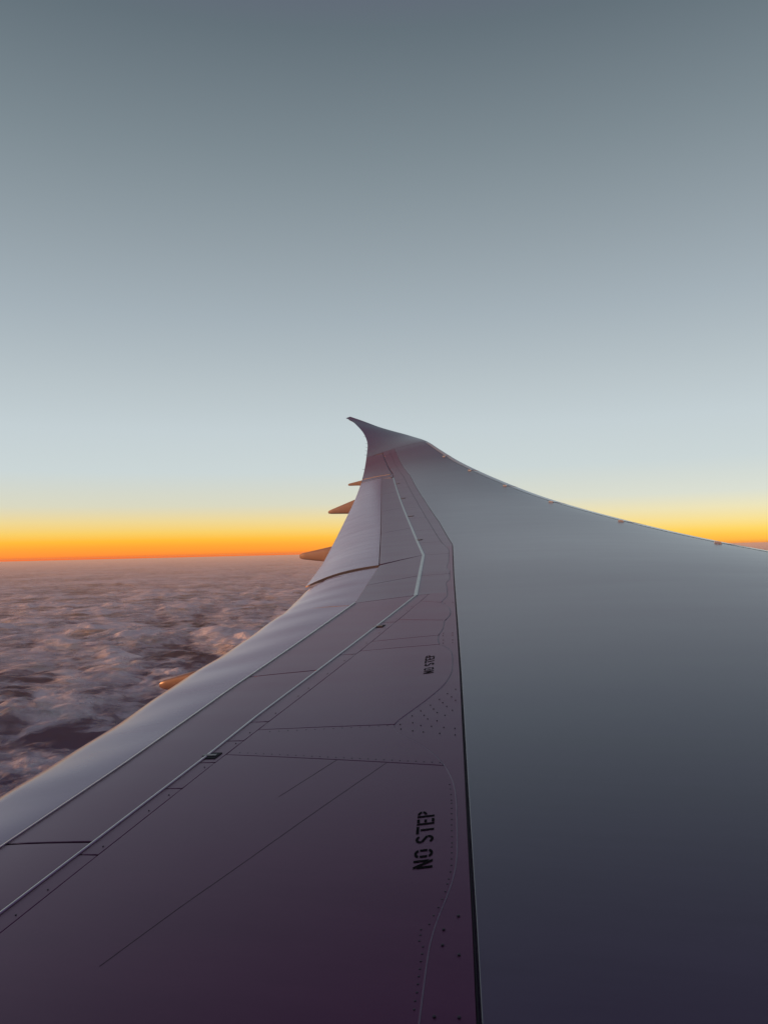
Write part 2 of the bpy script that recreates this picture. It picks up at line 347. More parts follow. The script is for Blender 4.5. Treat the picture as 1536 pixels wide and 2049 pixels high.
def panel(name, fore, aft, m, parent, gap=0.002, lift=0.0, depth=0.03, nu=None, nv=None, zf=surf, edge=0.004,
          gaps=None, bottom=None, ends=None):
    """a plate lying on the wing surface between two plan lines (each from inboard to outboard), with rounded edges and gaps around it"""
    fore = np.array(fore, float); aft = np.array(aft, float)
    ln = max(np.linalg.norm(np.diff(fore, axis=0), axis=1).sum(), np.linalg.norm(np.diff(aft, axis=0), axis=1).sum())
    wd = np.linalg.norm(resample(fore, 9) - resample(aft, 9), axis=1).mean()
    nu = nu or max(5, int(ln / 0.12)); nv = nv or max(4, int(wd / 0.10))
    g = tuple(q + edge if q > 0 else 0.0 for q in (gaps or (gap, gap, gap, gap)))       # inboard, outboard, fore, aft (clear half gaps)
    u = np.linspace(g[0] / ln, 1 - g[1] / ln, nu + 1)
    v = np.linspace(g[2] / wd, 1 - g[3] / wd, nv + 1)
    A = resample(fore, t=u); B = resample(aft, t=u)
    P = A[:, None, :] * (1 - v)[None, :, None] + B[:, None, :] * v[None, :, None]
    X, Y = P[..., 0], P[..., 1]
    Z = zf(X, Y) + lift
    n = normals(X, Y, zf)
    V = [tuple(p) for p in np.stack([X, Y, Z], -1).reshape(-1, 3)]
    Nn = [tuple(p) for p in n.reshape(-1, 3)]
    idx = lambda i, j: i * (nv + 1) + j
    Fc = []
    flip = None
    for i in range(nu):
        for j in range(nv):
            Fc.append((idx(i, j), idx(i + 1, j), idx(i + 1, j + 1), idx(i, j + 1)))
    a, b_, c_ = (np.array(V[k]) for k in Fc[0][:3])
    flip = np.cross(b_ - a, c_ - a)[2] < 0
    ring = [(i, 0) for i in range(nu + 1)] + [(nu, j) for j in range(1, nv + 1)] + [(i, nv) for i in range(nu - 1, -1, -1)] + [(0, j) for j in range(nv - 1, 0, -1)]
    cen = np.array([X.mean(), Y.mean()])
    rp = np.array([[X[i, j], Y[i, j]] for i, j in ring])
    tng = np.roll(rp, -1, 0) - np.roll(rp, 1, 0)
    out = np.stack([tng[:, 1], -tng[:, 0]], -1); out /= np.maximum(np.linalg.norm(out, axis=1, keepdims=True), 1e-9)
    area = 0.5 * np.sum(rp[:, 0] * np.roll(rp[:, 1], -1) - np.roll(rp[:, 0], -1) * rp[:, 1])
    if area < 0: out = -out
    k0 = len(V)
    rz = np.array([Z[i, j] for i, j in ring]); rn = np.array([n[i, j] for i, j in ring])
    dep = np.array([depth if np.isscalar(depth) else depth[0] + (depth[1] - depth[0]) * (j / nv) for i, j in ring])
    o3 = np.concatenate([out, np.zeros((len(ring), 1))], 1)
    for q in range(len(ring)):      # rounded lip
        V.append((rp[q, 0] + out[q, 0] * edge * .7, rp[q, 1] + out[q, 1] * edge * .7, rz[q] - edge * .35)); nn = rn[q] + o3[q]; Nn.append(tuple(nn / np.linalg.norm(nn)))
    for q in range(len(ring)):
        V.append((rp[q, 0] + out[q, 0] * edge, rp[q, 1] + out[q, 1] * edge, rz[q] - edge)); Nn.append(tuple(o3[q]))
    for q in range(len(ring)):
        V.append((rp[q, 0] + out[q, 0] * edge, rp[q, 1] + out[q, 1] * edge, rz[q] - max(dep[q], edge * 1.5))); Nn.append(tuple(o3[q]))
    nr = len(ring)
    ccw = area > 0
    for q in range(nr):
        q2 = (q + 1) % nr
        lv = [idx(*ring[q]), k0 + q, k0 + nr + q, k0 + 2 * nr + q]; lw = [idx(*ring[q2]), k0 + q2, k0 + nr + q2, k0 + 2 * nr + q2]
        for s in range(3):
            fc = (lv[s], lv[s + 1], lw[s + 1], lw[s])
            Fc.append(fc if ccw else fc[::-1])
    if flip:
        Fc[:nu * nv] = [fc[::-1] for fc in Fc[:nu * nv]]
    if bottom:
        kb = len(V)
        for i in range(nu + 1):
            for j in range(nv + 1):
                dd = depth if np.isscalar(depth) else depth[0] + (depth[1] - depth[0]) * (j / nv)
                V.append((X[i, j], Y[i, j], Z[i, j] - max(dd, edge * 1.5))); Nn.append((-n[i, j][0], -n[i, j][1], -n[i, j][2]))
        for i in range(nu):
            for j in range(nv):
                fc = (kb + idx(i, j), kb + idx(i, j + 1), kb + idx(i + 1, j + 1), kb + idx(i + 1, j))
                Fc.append(fc[::-1] if flip else fc)
    o = mesh_obj(name, V, Fc, m, parent, True, Nn)
    if ends:
        o.data.materials.append(ends)
        for p in o.data.polygons:
            if nu * nv <= p.index < nu * nv + 3 * nr and abs(p.normal.z) < 0.97: p.material_index = 1
    return o


def ext(pl, y_in=None, y_out=None):
    """lengthen a plan line along its end segments to the given span positions"""
    pl = [np.array(p, float) for p in pl]
    if y_in is not None:
        d = pl[0] - pl[min(2, len(pl) - 1)]; pl = [pl[0] + d * ((y_in - pl[0][1]) / d[1])] + pl
    if y_out is not None:
        d = pl[-1] - pl[-2]; pl = pl + [pl[-1] + d * ((y_out - pl[-1][1]) / d[1])]
    return np.array(pl)


def cut(pl, ya, yb):
    """the stretch of a plan line (running outboard) between two span positions"""
    pl = np.array(pl, float)
    xa = np.interp(ya, pl[:, 1], pl[:, 0]); xb = np.interp(yb, pl[:, 1], pl[:, 0])
    mid = [p for p in pl if ya + 1e-6 < p[1] < yb - 1e-6]
    return np.array([(xa, ya)] + [tuple(p) for p in mid] + [(xb, yb)])


Y_ROOT = -0.75
TIP0 = 22.35
plane = bpy.data.objects.new('airliner', None)
scn.collection.objects.link(plane)
tag(plane, 'pale grey airliner wing with upswept tip, stencilled panels and long flaps above the clouds', 'airplane')

S1 = ext(G['S1'], y_in=Y_ROOT); S2 = np.array(G['S2'])
SEAM = np.concatenate([S1, S2[1:]])
d_ = SEAM[-1] - SEAM[-2]
SEAM = ext(SEAM, y_out=TIP0)
H1 = ext(G['H1'], y_in=Y_ROOT); H2 = np.array(G['H2']); H3 = np.array(G['H3'])
T1 = ext(G['T1'], y_in=Y_ROOT); T2 = np.array(G['T2']); T3 = np.array(G['T3'])
L2 = ext(G['L2'], y_in=Y_ROOT)
HA = np.array(G['HA'])
FT = np.concatenate([T1, T2[1:], T3[1:]])      # where the flaps begin
FT = ext(FT, y_out=TIP0)
HH = np.concatenate([H1, H2[1:], H3[1:], HA])
ys = np.linspace(Y_ROOT, TIP0, 160)
slat_c = lambda Y: np.interp(Y, [0, 9.4, 13, 22.4], [.075, .085, .07, .06])
slat_x = lambda Y: x_le(Y) - slat_c(Y) * (x_le(Y) - x_te(Y))

# inner structure: dark closed body under the plates
def body_mesh():
    V, Fc, rows = [], [], []
    n = 26
    for Y in np.linspace(Y_ROOT, 26.3, 150):
        xl, xt = float(x_le(Y)), float(x_te(Y)); ch = xl - xt
        end = float(np.interp(Y, FT[:, 1], FT[:, 0])) - 0.06 if Y < TIP0 else xt + 0.12 * ch
        s = np.linspace(0, 1, n) ** 1.6
        Xs = xl - 0.012 * ch - s * (xl - 0.012 * ch - end)
        Zt = surf(Xs, np.full(n, Y)) - min(0.034, 0.02 + 0.02 * ch)
        c = (xl - Xs) / ch
        Zb = surf(Xs, np.full(n, Y)) - ch * (0.30 * np.sqrt(np.clip(c, 0, 1)) * (1 - c) * 0.75 + 0.006) - 0.05
        if Y > TIP0: Zb = Zt - 0.35 * (surf(Xs, np.full(n, Y)) - Zb)
        k = len(V)
        V += [(x, Y, z) for x, z in zip(Xs, Zt)] + [(x, Y, z) for x, z in zip(Xs[::-1], Zb[::-1])]
        rows.append((k, 2 * n))
    for (a, m_), (b_, _) in zip(rows[:-1], rows[1:]):
        for j in range(m_):
            j2 = (j + 1) % m_
            Fc.append((a + j, a + j2, b_ + j2, b_ + j))
    Fc.append(tuple(range(rows[-1][0], rows[-1][0] + rows[-1][1])))
    return V, Fc


V, Fc = body_mesh()
under = mesh_obj('wing_box', V, Fc, M_CORE, plane, True)
M_LOW = plain('lower_skin_paint', (0.5, 0.5, 0.52), 0.4)
under.data.materials.append(M_LOW)
for p in under.data.polygons:
    p.material_index = 1 if p.normal.z < -0.2 else 0

# main upper skin
LEs = np.stack([slat_x(ys), ys], -1)
SE = np.stack([np.interp(ys, SEAM[:, 1], SEAM[:, 0]), ys], -1)
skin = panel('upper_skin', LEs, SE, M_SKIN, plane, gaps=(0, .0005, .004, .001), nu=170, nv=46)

# slats along the leading edge
cuts = [Y_ROOT, 5.9, 8.0, 10.19, 12.28, 14.5, 16.54, 18.6, 20.5, TIP0]
for a, b_ in zip(cuts[:-1], cuts[1:]):
    V, Fc, Nn = [], [], []
    nu_, nv_ = 16, 16
    for i in range(nu_ + 1):
        Y = a + 0.006 + (b_ - a - 0.012) * i / nu_
        xl = float(x_le(Y)); ch = xl - float(x_te(Y)); sc = float(slat_c(Y)) - 0.006 / ch
        for j in range(nv_ + 1):
            s = -0.75 + 1.75 * j / nv_
            c = sc * s * s
            X = xl - c * ch
            z = float(surf(X, Y))
            if s < 0:
                base = float(z_le(Y) * (1 - c) + z_te(Y) * c)
                z = base - 0.8 * (z - base)
            V.append((X, Y, z + 0.003))
    for i in range(nu_):
        for j in range(nv_):
            q = i * (nv_ + 1) + j
            Fc.append((q, q + 1, q + nv_ + 2, q + nv_ + 1))
    for i in (0, nu_):
        fc = tuple(i * (nv_ + 1) + j for j in range(nv_ + 1))
        Fc.append(fc if i else fc[::-1])
    mesh_obj('slat', V, Fc, M_SLAT, plane, True)
# small nose blocks at the slat joints
for Y in cuts[3:-1]:
    xl = float(x_le(Y)); ch = xl - float(x_te(Y))
    X = xl - (slat_c(Y) + 0.02) * ch
    z = float(surf(X, Y)) + 0.004
    w, hgt, th = 0.042, 0.030, 0.14
    prof = [(-w, 0), (w * .55, 0), (w, hgt * .5), (w * .55, hgt), (-w, hgt)]
    V = []
    for k, (yy, sc) in enumerate(((0, 1.0), (th, 0.12))):
        for px, pz in prof:
            zz = float(surf(X + px, Y + yy)) - 0.008
            V.append((X + px, Y + yy, zz + pz * sc + 0.004))
    n = len(prof)
    Fc = [tuple(range(n)), tuple(range(2 * n - 1, n - 1, -1))] + [(k, k + n, (k + 1) % n + n, (k + 1) % n) for k in range(n)]
    mesh_obj('slat_end_block', V, Fc, M_SLAT, plane, False)

# strip between the rear seam and the scalloped panel edges
C = [tuple(p) for p in G['C']]
C = [tuple(p) for p in ext(C[:2], y_in=Y_ROOT)][:1] + C
c_end = C[-1]
SG = 0.013                                    # half width of the black seam
def seam_off(Y, off): return float(np.interp(Y, SEAM[:, 1], SEAM[:, 0])) - off
strip_out = [(seam_off(p[1], 0.17), p[1]) for p in S2[1:]] 
CC = C + [(seam_off(10.2, 0.13), 10.2)] + strip_out
CC = CC + [(seam_off(TIP0, 0.15), TIP0)]
C_s = []
for p, q in zip(CC[:-1], CC[1:]):
    m_ = max(1, int(math.hypot(q[0] - p[0], q[1] - p[1]) / 0.05))
    for k in range(m_): C_s.append((p[0] + (q[0] - p[0]) * k / m_, p[1] + (q[1] - p[1]) * k / m_))
C_s.append(CC[-1]); C_s = np.array(C_s)
# light smoothing of the traced curve
for _ in range(3):
    C_s[1:-1] = C_s[1:-1] * 0.5 + (C_s[:-2] + C_s[2:]) * 0.25


def seam_side(Cpl, off):
    return np.array([(seam_off(p[1], off), p[1]) for p in Cpl])


def grid_from_lines(name, A, B, m, nv, **kw):
    return panel(name, A, B, m, plane, nu=len(A) - 1, nv=nv, **kw)


# the strip is cut into a few lengths where its joints are
def split_at(pl, y):
    k = int(np.argmin(np.abs(pl[:, 1] - y))); return k


ks = [0, split_at(C_s, 9.9), len(C_s) - 1]
for a, b_ in zip(ks[:-1], ks[1:]):
    cs = C_s[a:b_ + 1]
    # seam-side partner at monotone span positions
    yy = np.linspace(cs[0, 1], cs[-1, 1], len(cs))
    V, nn = None, None
    fore = np.stack([np.interp(yy, SEAM[:, 1], SEAM[:, 0]) - 0.020, yy], -1)
    # ease partner positions toward the local span of the curve so the plate does not shear
    yc = np.maximum.accumulate(cs[:, 1]); yc = np.clip(yc, cs[0, 1], cs[-1, 1])
    for _ in range(6): yc[1:-1] = yc[1:-1] * .5 + (yc[:-2] + yc[2:]) * .25
    fore = np.stack([np.interp(yc, SEAM[:, 1], SEAM[:, 0]) - 0.0085, yc], -1)
    # keep point-to-point pairing: give panel() equal-parameter lines
    nu_, nv_ = len(cs) - 1, 6
    tline = np.linspace(0, 1, nu_ + 1)
    class _P: pass
    P = fore[:, None, :] * (1 - np.linspace(0, 1, nv_ + 1))[None, :, None] + (cs + np.array([0.0032, 0]))[:, None, :] * np.linspace(0, 1, nv_ + 1)[None, :, None]
    X, Y = P[..., 0], P[..., 1]; Z = surf(X, Y) - 0.0005
    n = normals(X, Y)
    V = [tuple(p) for p in np.stack([X, Y, Z], -1).reshape(-1, 3)]; Nn = [tuple(p) for p in n.reshape(-1, 3)]
    ix = lambda i, j: i * (nv_ + 1) + j
    Fc = [(ix(i, j), ix(i, j + 1), ix(i + 1, j + 1), ix(i + 1, j)) for i in range(nu_) for j in range(nv_)]
    aq, bq, cq = (np.array(V[k]) for k in Fc[len(Fc) // 2][:3])
    if np.cross(bq - aq, cq - aq)[2] < 0: Fc = [fc[::-1] for fc in Fc]
    for side, j in (((1, 0), 0), ((-1, 0), nv_)):
        k0 = len(V)
        for i in range(nu_ + 1):
            V.append((X[i, j] + side[0] * .002, Y[i, j], Z[i, j] - 0.003)); Nn.append((side[0], 0, 0))
        for i in range(nu_ + 1):
            V.append((X[i, j] + side[0] * .002, Y[i, j], Z[i, j] - 0.03)); Nn.append((side[0], 0, 0))
        for i in range(nu_):
            Fc.append((ix(i, j), ix(i + 1, j), k0 + i + 1, k0 + i)); Fc.append((k0 + i, k0 + i + 1, k0 + nu_ + 2 + i, k0 + nu_ + 1 + i))
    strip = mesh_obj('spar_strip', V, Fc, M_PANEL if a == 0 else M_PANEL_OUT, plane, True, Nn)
    if a == 0: main_strip = strip

# black sealant bead in the rear seam
def ribbon(name, pl, w, lift, m, parent, y0=None, y1=None, taper=None, step=0.15, height=0.0, slope=0.0):
    pl = np.array(pl, float)
    L_ = np.linalg.norm(np.diff(pl, axis=0), axis=1).sum()
    n = max(3, int(L_ / step))
    p = resample(pl, n)
    t = np.gradient(p, axis=0); t /= np.linalg.norm(t, axis=1, keepdims=True)
    o = np.stack([t[:, 1], -t[:, 0]], -1)
    V, Fc = [], []
    prof = [(-1, -0.012), (-1, 0.0), (-0.5, height * .8), (0, height), (0.5, height * .8), (1, 0.0), (1, -0.012)]
    for i in range(n):
        ww = w if taper is None else w * (taper[0] + (taper[1] - taper[0]) * i / (n - 1))
        for s, dz in prof:
            x, y = p[i] + o[i] * s * ww / 2
            V.append((x, y, float(surf(x, y)) + lift + dz + slope * s * ww / 2))
    k = len(prof)
    for i in range(n - 1):
        for j in range(k - 1):
            Fc.append((i * k + j, i * k + j + 1, (i + 1) * k + j + 1, (i + 1) * k + j))
    Fc.append(tuple(range(k))); Fc.append(tuple((n - 1) * k + j for j in range(k))[::-1])
    aq, bq, cq = (np.array(V[q]) for q in Fc[2][:3])
    if np.cross(bq - aq, cq - aq)[2] < 0: Fc = [fc[::-1] for fc in Fc]
    return mesh_obj(name, V, Fc, m, parent, False)


ribbon('seam_sealant', S1 - np.array([0.006, 0]), 0.0085, -0.004, M_CORE, plane, height=0.001)
ribbon('seam_sealant', cut(SEAM, 9.95, TIP0) - np.array([0.006, 0]), 0.0085, -0.006, M_CORE, plane, height=0.0)

i_c = int(np.argmin(np.abs(C_s[:, 1] - 9.9)))
ribbon('lip_highlight', C_s[:i_c], 0.0032, -0.0012, M_LIP_LIGHT, plane, height=0.0008, step=0.03)  # painted highlight along the scalloped panel lips

# panels between the hinge cover line and the scalloped edge
def yon(k): return G[k]
i2 = lambda y: int(np.argmin(np.abs(C_s[:, 1] - y)))
def c_piece(pa, pb):
    ka = int(np.argmin(np.hypot(C_s[:, 0] - pa[0], C_s[:, 1] - pa[1]))) if pa is not None else 0
    kb = int(np.argmin(np.hypot(C_s[:, 0] - pb[0], C_s[:, 1] - pb[1]))) if pb is not None else len(C_s) - 1
    return C_s[ka:kb + 1]
bounds = [None, 'd3', 'd2', 'd1', 'd0a', 'd0b', 'd0c', 'd0d']
access = []
for a, b_ in zip(bounds[:-1], bounds[1:]):
    cp = c_piece(G[a][1] if a else None, G[b_][1])
    ya = G[a][0][1] if a else Y_ROOT; yb = min(G[b_][0][1], L2[-1, 1]) if b_ != 'd0d' else L2[-1, 1]
    lp = cut(L2, ya, min(yb, L2[-1, 1]))
    nm = 'access_panel'
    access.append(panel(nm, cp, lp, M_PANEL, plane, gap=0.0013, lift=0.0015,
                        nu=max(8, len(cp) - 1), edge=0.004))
# narrow cover strip between the hinge line and the panels
cover_cuts = [Y_ROOT, 2.42, 2.98, 3.26, 3.53, 3.80, 5.1, 6.0, None]
for a, b_ in zip(cover_cuts[:-1], cover_cuts[1:]):
    panel('hinge_cover', cut(L2, a, b_ or L2[-1, 1]), cut(H1, a, b_ or H1[-1, 1]), M_PANEL, plane, gap=0.002, nv=3, gaps=(.0012, .0012, .0018, .006))
# outboard of the kink: plates between the hinge line and the spar strip
HO = np.concatenate([H2, H3[1:], HA])
yb_ = [H1[-1, 1], 7.95, H2[-1, 1], 10.3, 11.5, 12.9, 14.3, 15.8, 17.3, 18.65, 20.2, 21.95, TIP0]
HOx = ext(HO, y_out=TIP0)
for a, b_ in zip(yb_[:-1], yb_[1:]):
    k1, k2 = i2(a), i2(b_)
    if a < 7.0:
        k1 = int(np.argmin(np.hypot(C_s[:, 0] - G['d0d'][1][0], C_s[:, 1] - G['d0d'][1][1])))
    cp = C_s[k1:k2 + 1]
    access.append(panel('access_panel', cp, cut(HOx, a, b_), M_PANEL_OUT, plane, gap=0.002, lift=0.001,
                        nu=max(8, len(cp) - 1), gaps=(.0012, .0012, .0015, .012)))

# spoilers between the hinge line and the flaps
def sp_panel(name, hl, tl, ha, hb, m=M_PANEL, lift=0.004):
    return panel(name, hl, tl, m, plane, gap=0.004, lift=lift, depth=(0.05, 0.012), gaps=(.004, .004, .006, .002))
spoilers = []
b1y = (G['b1'][1][1], G['b1'][0][1]); b2y = (G['b2'][1][1], G['b2'][0][1]); b3y = (G['b3'][1][1], G['b3'][0][1])
ends_h = [Y_ROOT, b1y[0], b2y[0], H1[-1, 1]]; ends_t = [Y_ROOT, b1y[1], b2y[1], T1[-1, 1]]
for k in range(3):
    spoilers.append(sp_panel('spoiler', cut(H1, ends_h[k], ends_h[k + 1]), cut(T1, ends_t[k], ends_t[k + 1]), 0, 0))
ym = H2[0, 1] + (H2[1, 1] - H2[0, 1]) * .42; ymt = T2[0, 1] + (T2[1, 1] - T2[0, 1]) * .42
spoilers.append(sp_panel('spoiler', cut(H2, H2[0, 1], ym), cut(T2, T2[0, 1], ymt), 0, 0, m=M_PANEL_OUT))
spoilers.append(sp_panel('spoiler', cut(H2, ym, H2[1, 1]), cut(T2, ymt, T2[1, 1]), 0, 0, m=M_PANEL_OUT))
eh = [G[k][1][1] for k in ('b4', 'b5', 'b6', 'b7', 'b8')]; et = [G[k][0][1] for k in ('b4', 'b5', 'b6', 'b7', 'b8')]
for k in range(4):
    spoilers.append(sp_panel('spoiler', cut(H3, max(eh[k], H3[0, 1]), min(eh[k + 1], H3[-1, 1])), cut(FT, et[k], et[k + 1]), 0, 0, m=M_PANEL_OUT))

# pale seal strips at the spoiler hinges and trailing edges
ribbon('hinge_seal', H1, 0.016, 0.004, M_EDGE, plane, height=0.003, taper=(0.8, 1.3))
ribbon('hinge_seal', H2, 0.034, 0.004, M_EDGE, plane, height=0.002)
ribbon('hinge_seal', H3, 0.026, 0.004, M_EDGE, plane, height=0.002, taper=(1.2, 1.3))
ribbon('edge_seal', T1 + np.array([-0.004, 0]), 0.022, 0.0055, M_EDGE, plane, height=0.005, taper=(0.7, 1.4), slope=0.32)

# flaps, flaperon, aileron
rng = random.Random(4)
def wavy(amp, ky, phase):
    def zf(X, Y):
        X = np.asarray(X, float); Y = np.asarray(Y, float)
        w = np.sin(Y * ky + X * 3.1 + phase + 0.8 * np.sin(Y * 1.3 + phase)) + 0.6 * np.sin(Y * ky * 2.3 - X * 4.0 + 2 * phase)
        u = np.clip((np.interp(Y, FT[:, 1], FT[:, 0]) - X) / 0.9, 0, 1)
        d = np.clip((0.11 - (X - x_ti(np.minimum(Y, 8.4)))) / 0.11, 0, 1.2)
        return surf(X, Y) + amp * w * u * (1.2 - u) - 0.013 * d * d
    return zf


def te_line(a, b_, n=40, fx=x_te):
    y = np.linspace(a, b_, n); return np.stack([fx(y) + 0.004, y], -1)


f1o, f1i = G['f1'][0], G['f1'][1]
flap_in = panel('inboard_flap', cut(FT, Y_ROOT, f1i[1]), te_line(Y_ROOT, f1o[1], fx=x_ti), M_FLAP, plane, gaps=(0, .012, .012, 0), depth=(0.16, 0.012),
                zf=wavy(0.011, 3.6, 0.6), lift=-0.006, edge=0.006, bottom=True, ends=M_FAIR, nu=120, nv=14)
f2o, f2i = G['f2'][0], G['f2'][1]
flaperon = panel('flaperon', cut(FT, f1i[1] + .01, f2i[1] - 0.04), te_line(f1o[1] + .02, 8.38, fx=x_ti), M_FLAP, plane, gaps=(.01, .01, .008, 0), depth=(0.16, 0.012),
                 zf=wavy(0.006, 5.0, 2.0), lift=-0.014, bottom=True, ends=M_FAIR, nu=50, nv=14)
f3o, f3i = G['f3'][0], G['f3'][1]
def zlift(X, Y):
    X = np.asarray(X, float); Y = np.asarray(Y, float)
    base = np.where(Y < 7.85, surf(X, np.maximum(Y, 7.85)) + 0.0, surf(X, Y))
    return base
def wavy_out(X, Y):
    X = np.asarray(X, float); Y = np.asarray(Y, float)
    u = np.clip((np.interp(Y, FT[:, 1], FT[:, 0]) - X) / 0.9, 0, 1)
    w = np.sin(Y * 4.2 + X * 2.0) + 0.6 * np.sin(Y * 9.0 - X * 3.0 + 1.0)
    return surf(X, Y) + 0.0035 * w * u * (1.15 - u)
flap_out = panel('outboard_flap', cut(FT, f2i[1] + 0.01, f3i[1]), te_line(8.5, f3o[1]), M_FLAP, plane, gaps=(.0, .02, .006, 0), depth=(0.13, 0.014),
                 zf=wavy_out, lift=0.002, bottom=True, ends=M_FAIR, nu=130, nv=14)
# plate between the flap end and the aileron
a1t, a1h = G['a1'][0], G['a1'][1]; a2t, a2h = G['a2'][0], G['a2'][1]
panel('fixed_trailing_edge', cut(HOx, G['b8'][1][1] + .02, a1h[1] - .02), te_line(f3o[1] + .03, f3o[1] + 0.45), M_PANEL_OUT, plane, gap=.006, depth=(.12, .012), bottom=True, ends=M_BOLT)
aileron = panel('aileron', cut(HOx, a1h[1] + .02, a2h[1]), te_line(f3o[1] + 0.5, a2t[1]), M_PANEL_OUT, plane, gaps=(.012, .012, .03, 0), depth=(.12, .012),
                bottom=True, ends=M_BOLT, zf=wavy_out, lift=0.0, nu=40, nv=12)
panel('fixed_trailing_edge', cut(HOx, a2h[1] + .02, TIP0), te_line(a2t[1] + .02, TIP0), M_PANEL_OUT, plane, gap=.004, depth=(.12, .012), bottom=True, ends=M_BOLT)

# raked wing tip
def tip_mesh():
    V, Fc, Nn = [], [], []
    rows = 46; n = 24
    for i in range(rows + 1):
        t = i / rows
        Y = TIP0 + 0.001 + (26.44 - TIP0) * t
        xl, xt = float(x_le(Y)), float(x_te(Y)); ch = max(xl - xt, 0.1)
        if xl - xt < 0.1: xt = xl - 0.1
        loop = []
        s = np.linspace(0, 1, n)
        cs = 0.5 - 0.5 * np.cos(math.pi * s)
        Xs = xl - cs * ch
        Zt = surf(Xs, np.full(n, Y)) + 0.002
        th = ch * 0.11 * np.sqrt(np.clip(cs, 0, 1)) * (1 - cs) * 2.2 + 0.012
        for x, z in zip(Xs, Zt): loop.append((x, Y, z))
        for x, z, h_ in zip(Xs[::-1], Zt[::-1], th[::-1]): loop.append((x, Y, z - h_))
        V += loop
        nn = normals(Xs - 0.004, np.full(n, min(Y, 26.3)))
        Nn += [tuple(q) for q in nn] + [(0.0, 0.0, -1.0)] * n
    m_ = 2 * n
    for i in range(rows):
        for j in range(m_):
            j2 = (j + 1) % m_
            Fc.append((i * m_ + j, i * m_ + j2, (i + 1) * m_ + j2, (i + 1) * m_ + j))
    Fc.append(tuple(range(m_))[::-1]); Fc.append(tuple(range(rows * m_, rows * m_ + m_)))
    return V, [fc[::-1] for fc in Fc], Nn


V, Fc, Nn = tip_mesh()
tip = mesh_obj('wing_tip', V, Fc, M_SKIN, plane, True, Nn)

# static dischargers
for Y, ln in ((22.6, .05), (22.95, .05), (23.25, .05), (23.55, .05), (21.4, .05), (24.2, .05)):
    x, z = float(x_te(Y)), float(z_te(Y))
    V, Fc = [], []
    for k, (dx, r) in enumerate(((0.03, .006), (-ln, .004), (-ln * 1.5, .0025))):
        for a in range(6):
            V.append((x + dx, Y + r * math.cos(a * math.pi / 3), z - 0.008 + 0.012 * k + r * math.sin(a * math.pi / 3)))
    for k in range(2):
        for a in range(6):
            Fc.append((k * 6 + a, k * 6 + (a + 1) % 6, (k + 1) * 6 + (a + 1) % 6, (k + 1) * 6 + a))
    Fc.append(tuple(range(12, 18)))
    mesh_obj('static_wick', V, Fc, M_WICK, plane, True)

# flap track fairings: long pods under the flaps, tails showing behind the trailing edge
def fairing(Y, w, x_tail, zt_tail, zb_tail, zb_te):
    V, Fc = [], []
    n = 20
    xt = float(x_te(Y)); zt = float(surf(xt + 0.01, Y))
    x_nose = xt + 2.2
    st = [x_nose - (x_nose - xt) * t for t in (0, .02, .06, .13, .25, .4, .6, .8, 1.0)] + [xt + (x_tail - xt) * t for t in (.2, .4, .6, .8, .9, .97, 1.0)]
    deep = zt - zb_te
    for X in st:
        if X >= xt:
            t = (x_nose - X) / (x_nose - xt)
            top = float(surf(X, Y)) - 0.03 - 0.14 * (1 - t) ** 0.5 * min(1, 4 * (1 - t))
            hh = deep * (1.25 - 0.25 * t) * math.sqrt(max(0.0, 1 - (1 - min(1, t / .45)) ** 2)) + 0.01
            ww = w * math.sqrt(max(0.0, 1 - (1 - min(1, t / .4)) ** 2)) + 0.01
            if t > .95: top = zt - 0.022
            bot = top - hh
        else:
            t = (xt - X) / (xt - x_tail)
            top = (zt - 0.022) * (1 - t) + zt_tail * t
            bot = zb_te * (1 - t) + zb_tail * t
            ww = w * (1 - 0.55 * t)
            if t > .95:
                top -= 0.012 * (t - .95) / .05; bot += 0.012 * (t - .95) / .05; ww *= 0.85
        zc, hh = (top + bot) / 2, max(top - bot, 0.01)
        for k in range(n):
            a = 2 * math.pi * k / n
            ca, sa = math.cos(a), math.sin(a)
            V.append((X, Y + (abs(ca) ** 0.42) * math.copysign(1, ca) * ww * 0.5 * (1.0 if sa > 0 else 1 + 0.35 * sa), zc + (abs(sa) ** 0.42) * math.copysign(1, sa) * hh * 0.5))
    for i in range(len(st) - 1):
        for k in range(n):
            k2 = (k + 1) % n
            Fc.append((i * n + k, i * n + k2, (i + 1) * n + k2, (i + 1) * n + k))
    Fc.append(tuple(range(n))[::-1]); Fc.append(tuple(range((len(st) - 1) * n, len(st) * n)))
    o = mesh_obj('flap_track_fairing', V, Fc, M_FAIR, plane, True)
    o.data.set_sharp_from_angle(angle=R(32))
    return o


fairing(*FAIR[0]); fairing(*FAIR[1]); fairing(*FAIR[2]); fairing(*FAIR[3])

# hinge fittings in the hinge line
def quad_block(name, X, Y, lx, ly, h, m, parent, skew=0.0):
    V = []
    for dz in (-0.01, h):
        for sx, sy in ((-1, -1), (1, -1), (1, 1), (-1, 1)):
            x = X + sx * lx / 2 + sy * skew; y = Y + sy * ly / 2
            V.append((x, y, float(surf(x, y)) + dz))
    Fc = [(0, 3, 2, 1), (4, 5, 6, 7), (0, 1, 5, 4), (1, 2, 6, 5), (2, 3, 7, 6), (3, 0, 4, 7)]
    return mesh_obj(name, V, Fc, m, parent, False)


for X, Y in G['hin']:
    fit = quad_block('hinge_fitting', X - .004, Y, 0.085, 0.070, 0.0035, M_CORE, plane)
    quad_block('hinge_lug', X - 0.012, Y, 0.075, 0.018, 0.007, M_STEEL, fit)
for X, Y in G['hin2']:
    fit = quad_block('hinge_fitting', X, Y, 0.10, 0.07, 0.004, M_CORE, plane)
    quad_block('hinge_lug', X - 0.01, Y, 0.06, 0.018, 0.008, M_STEEL, fit)

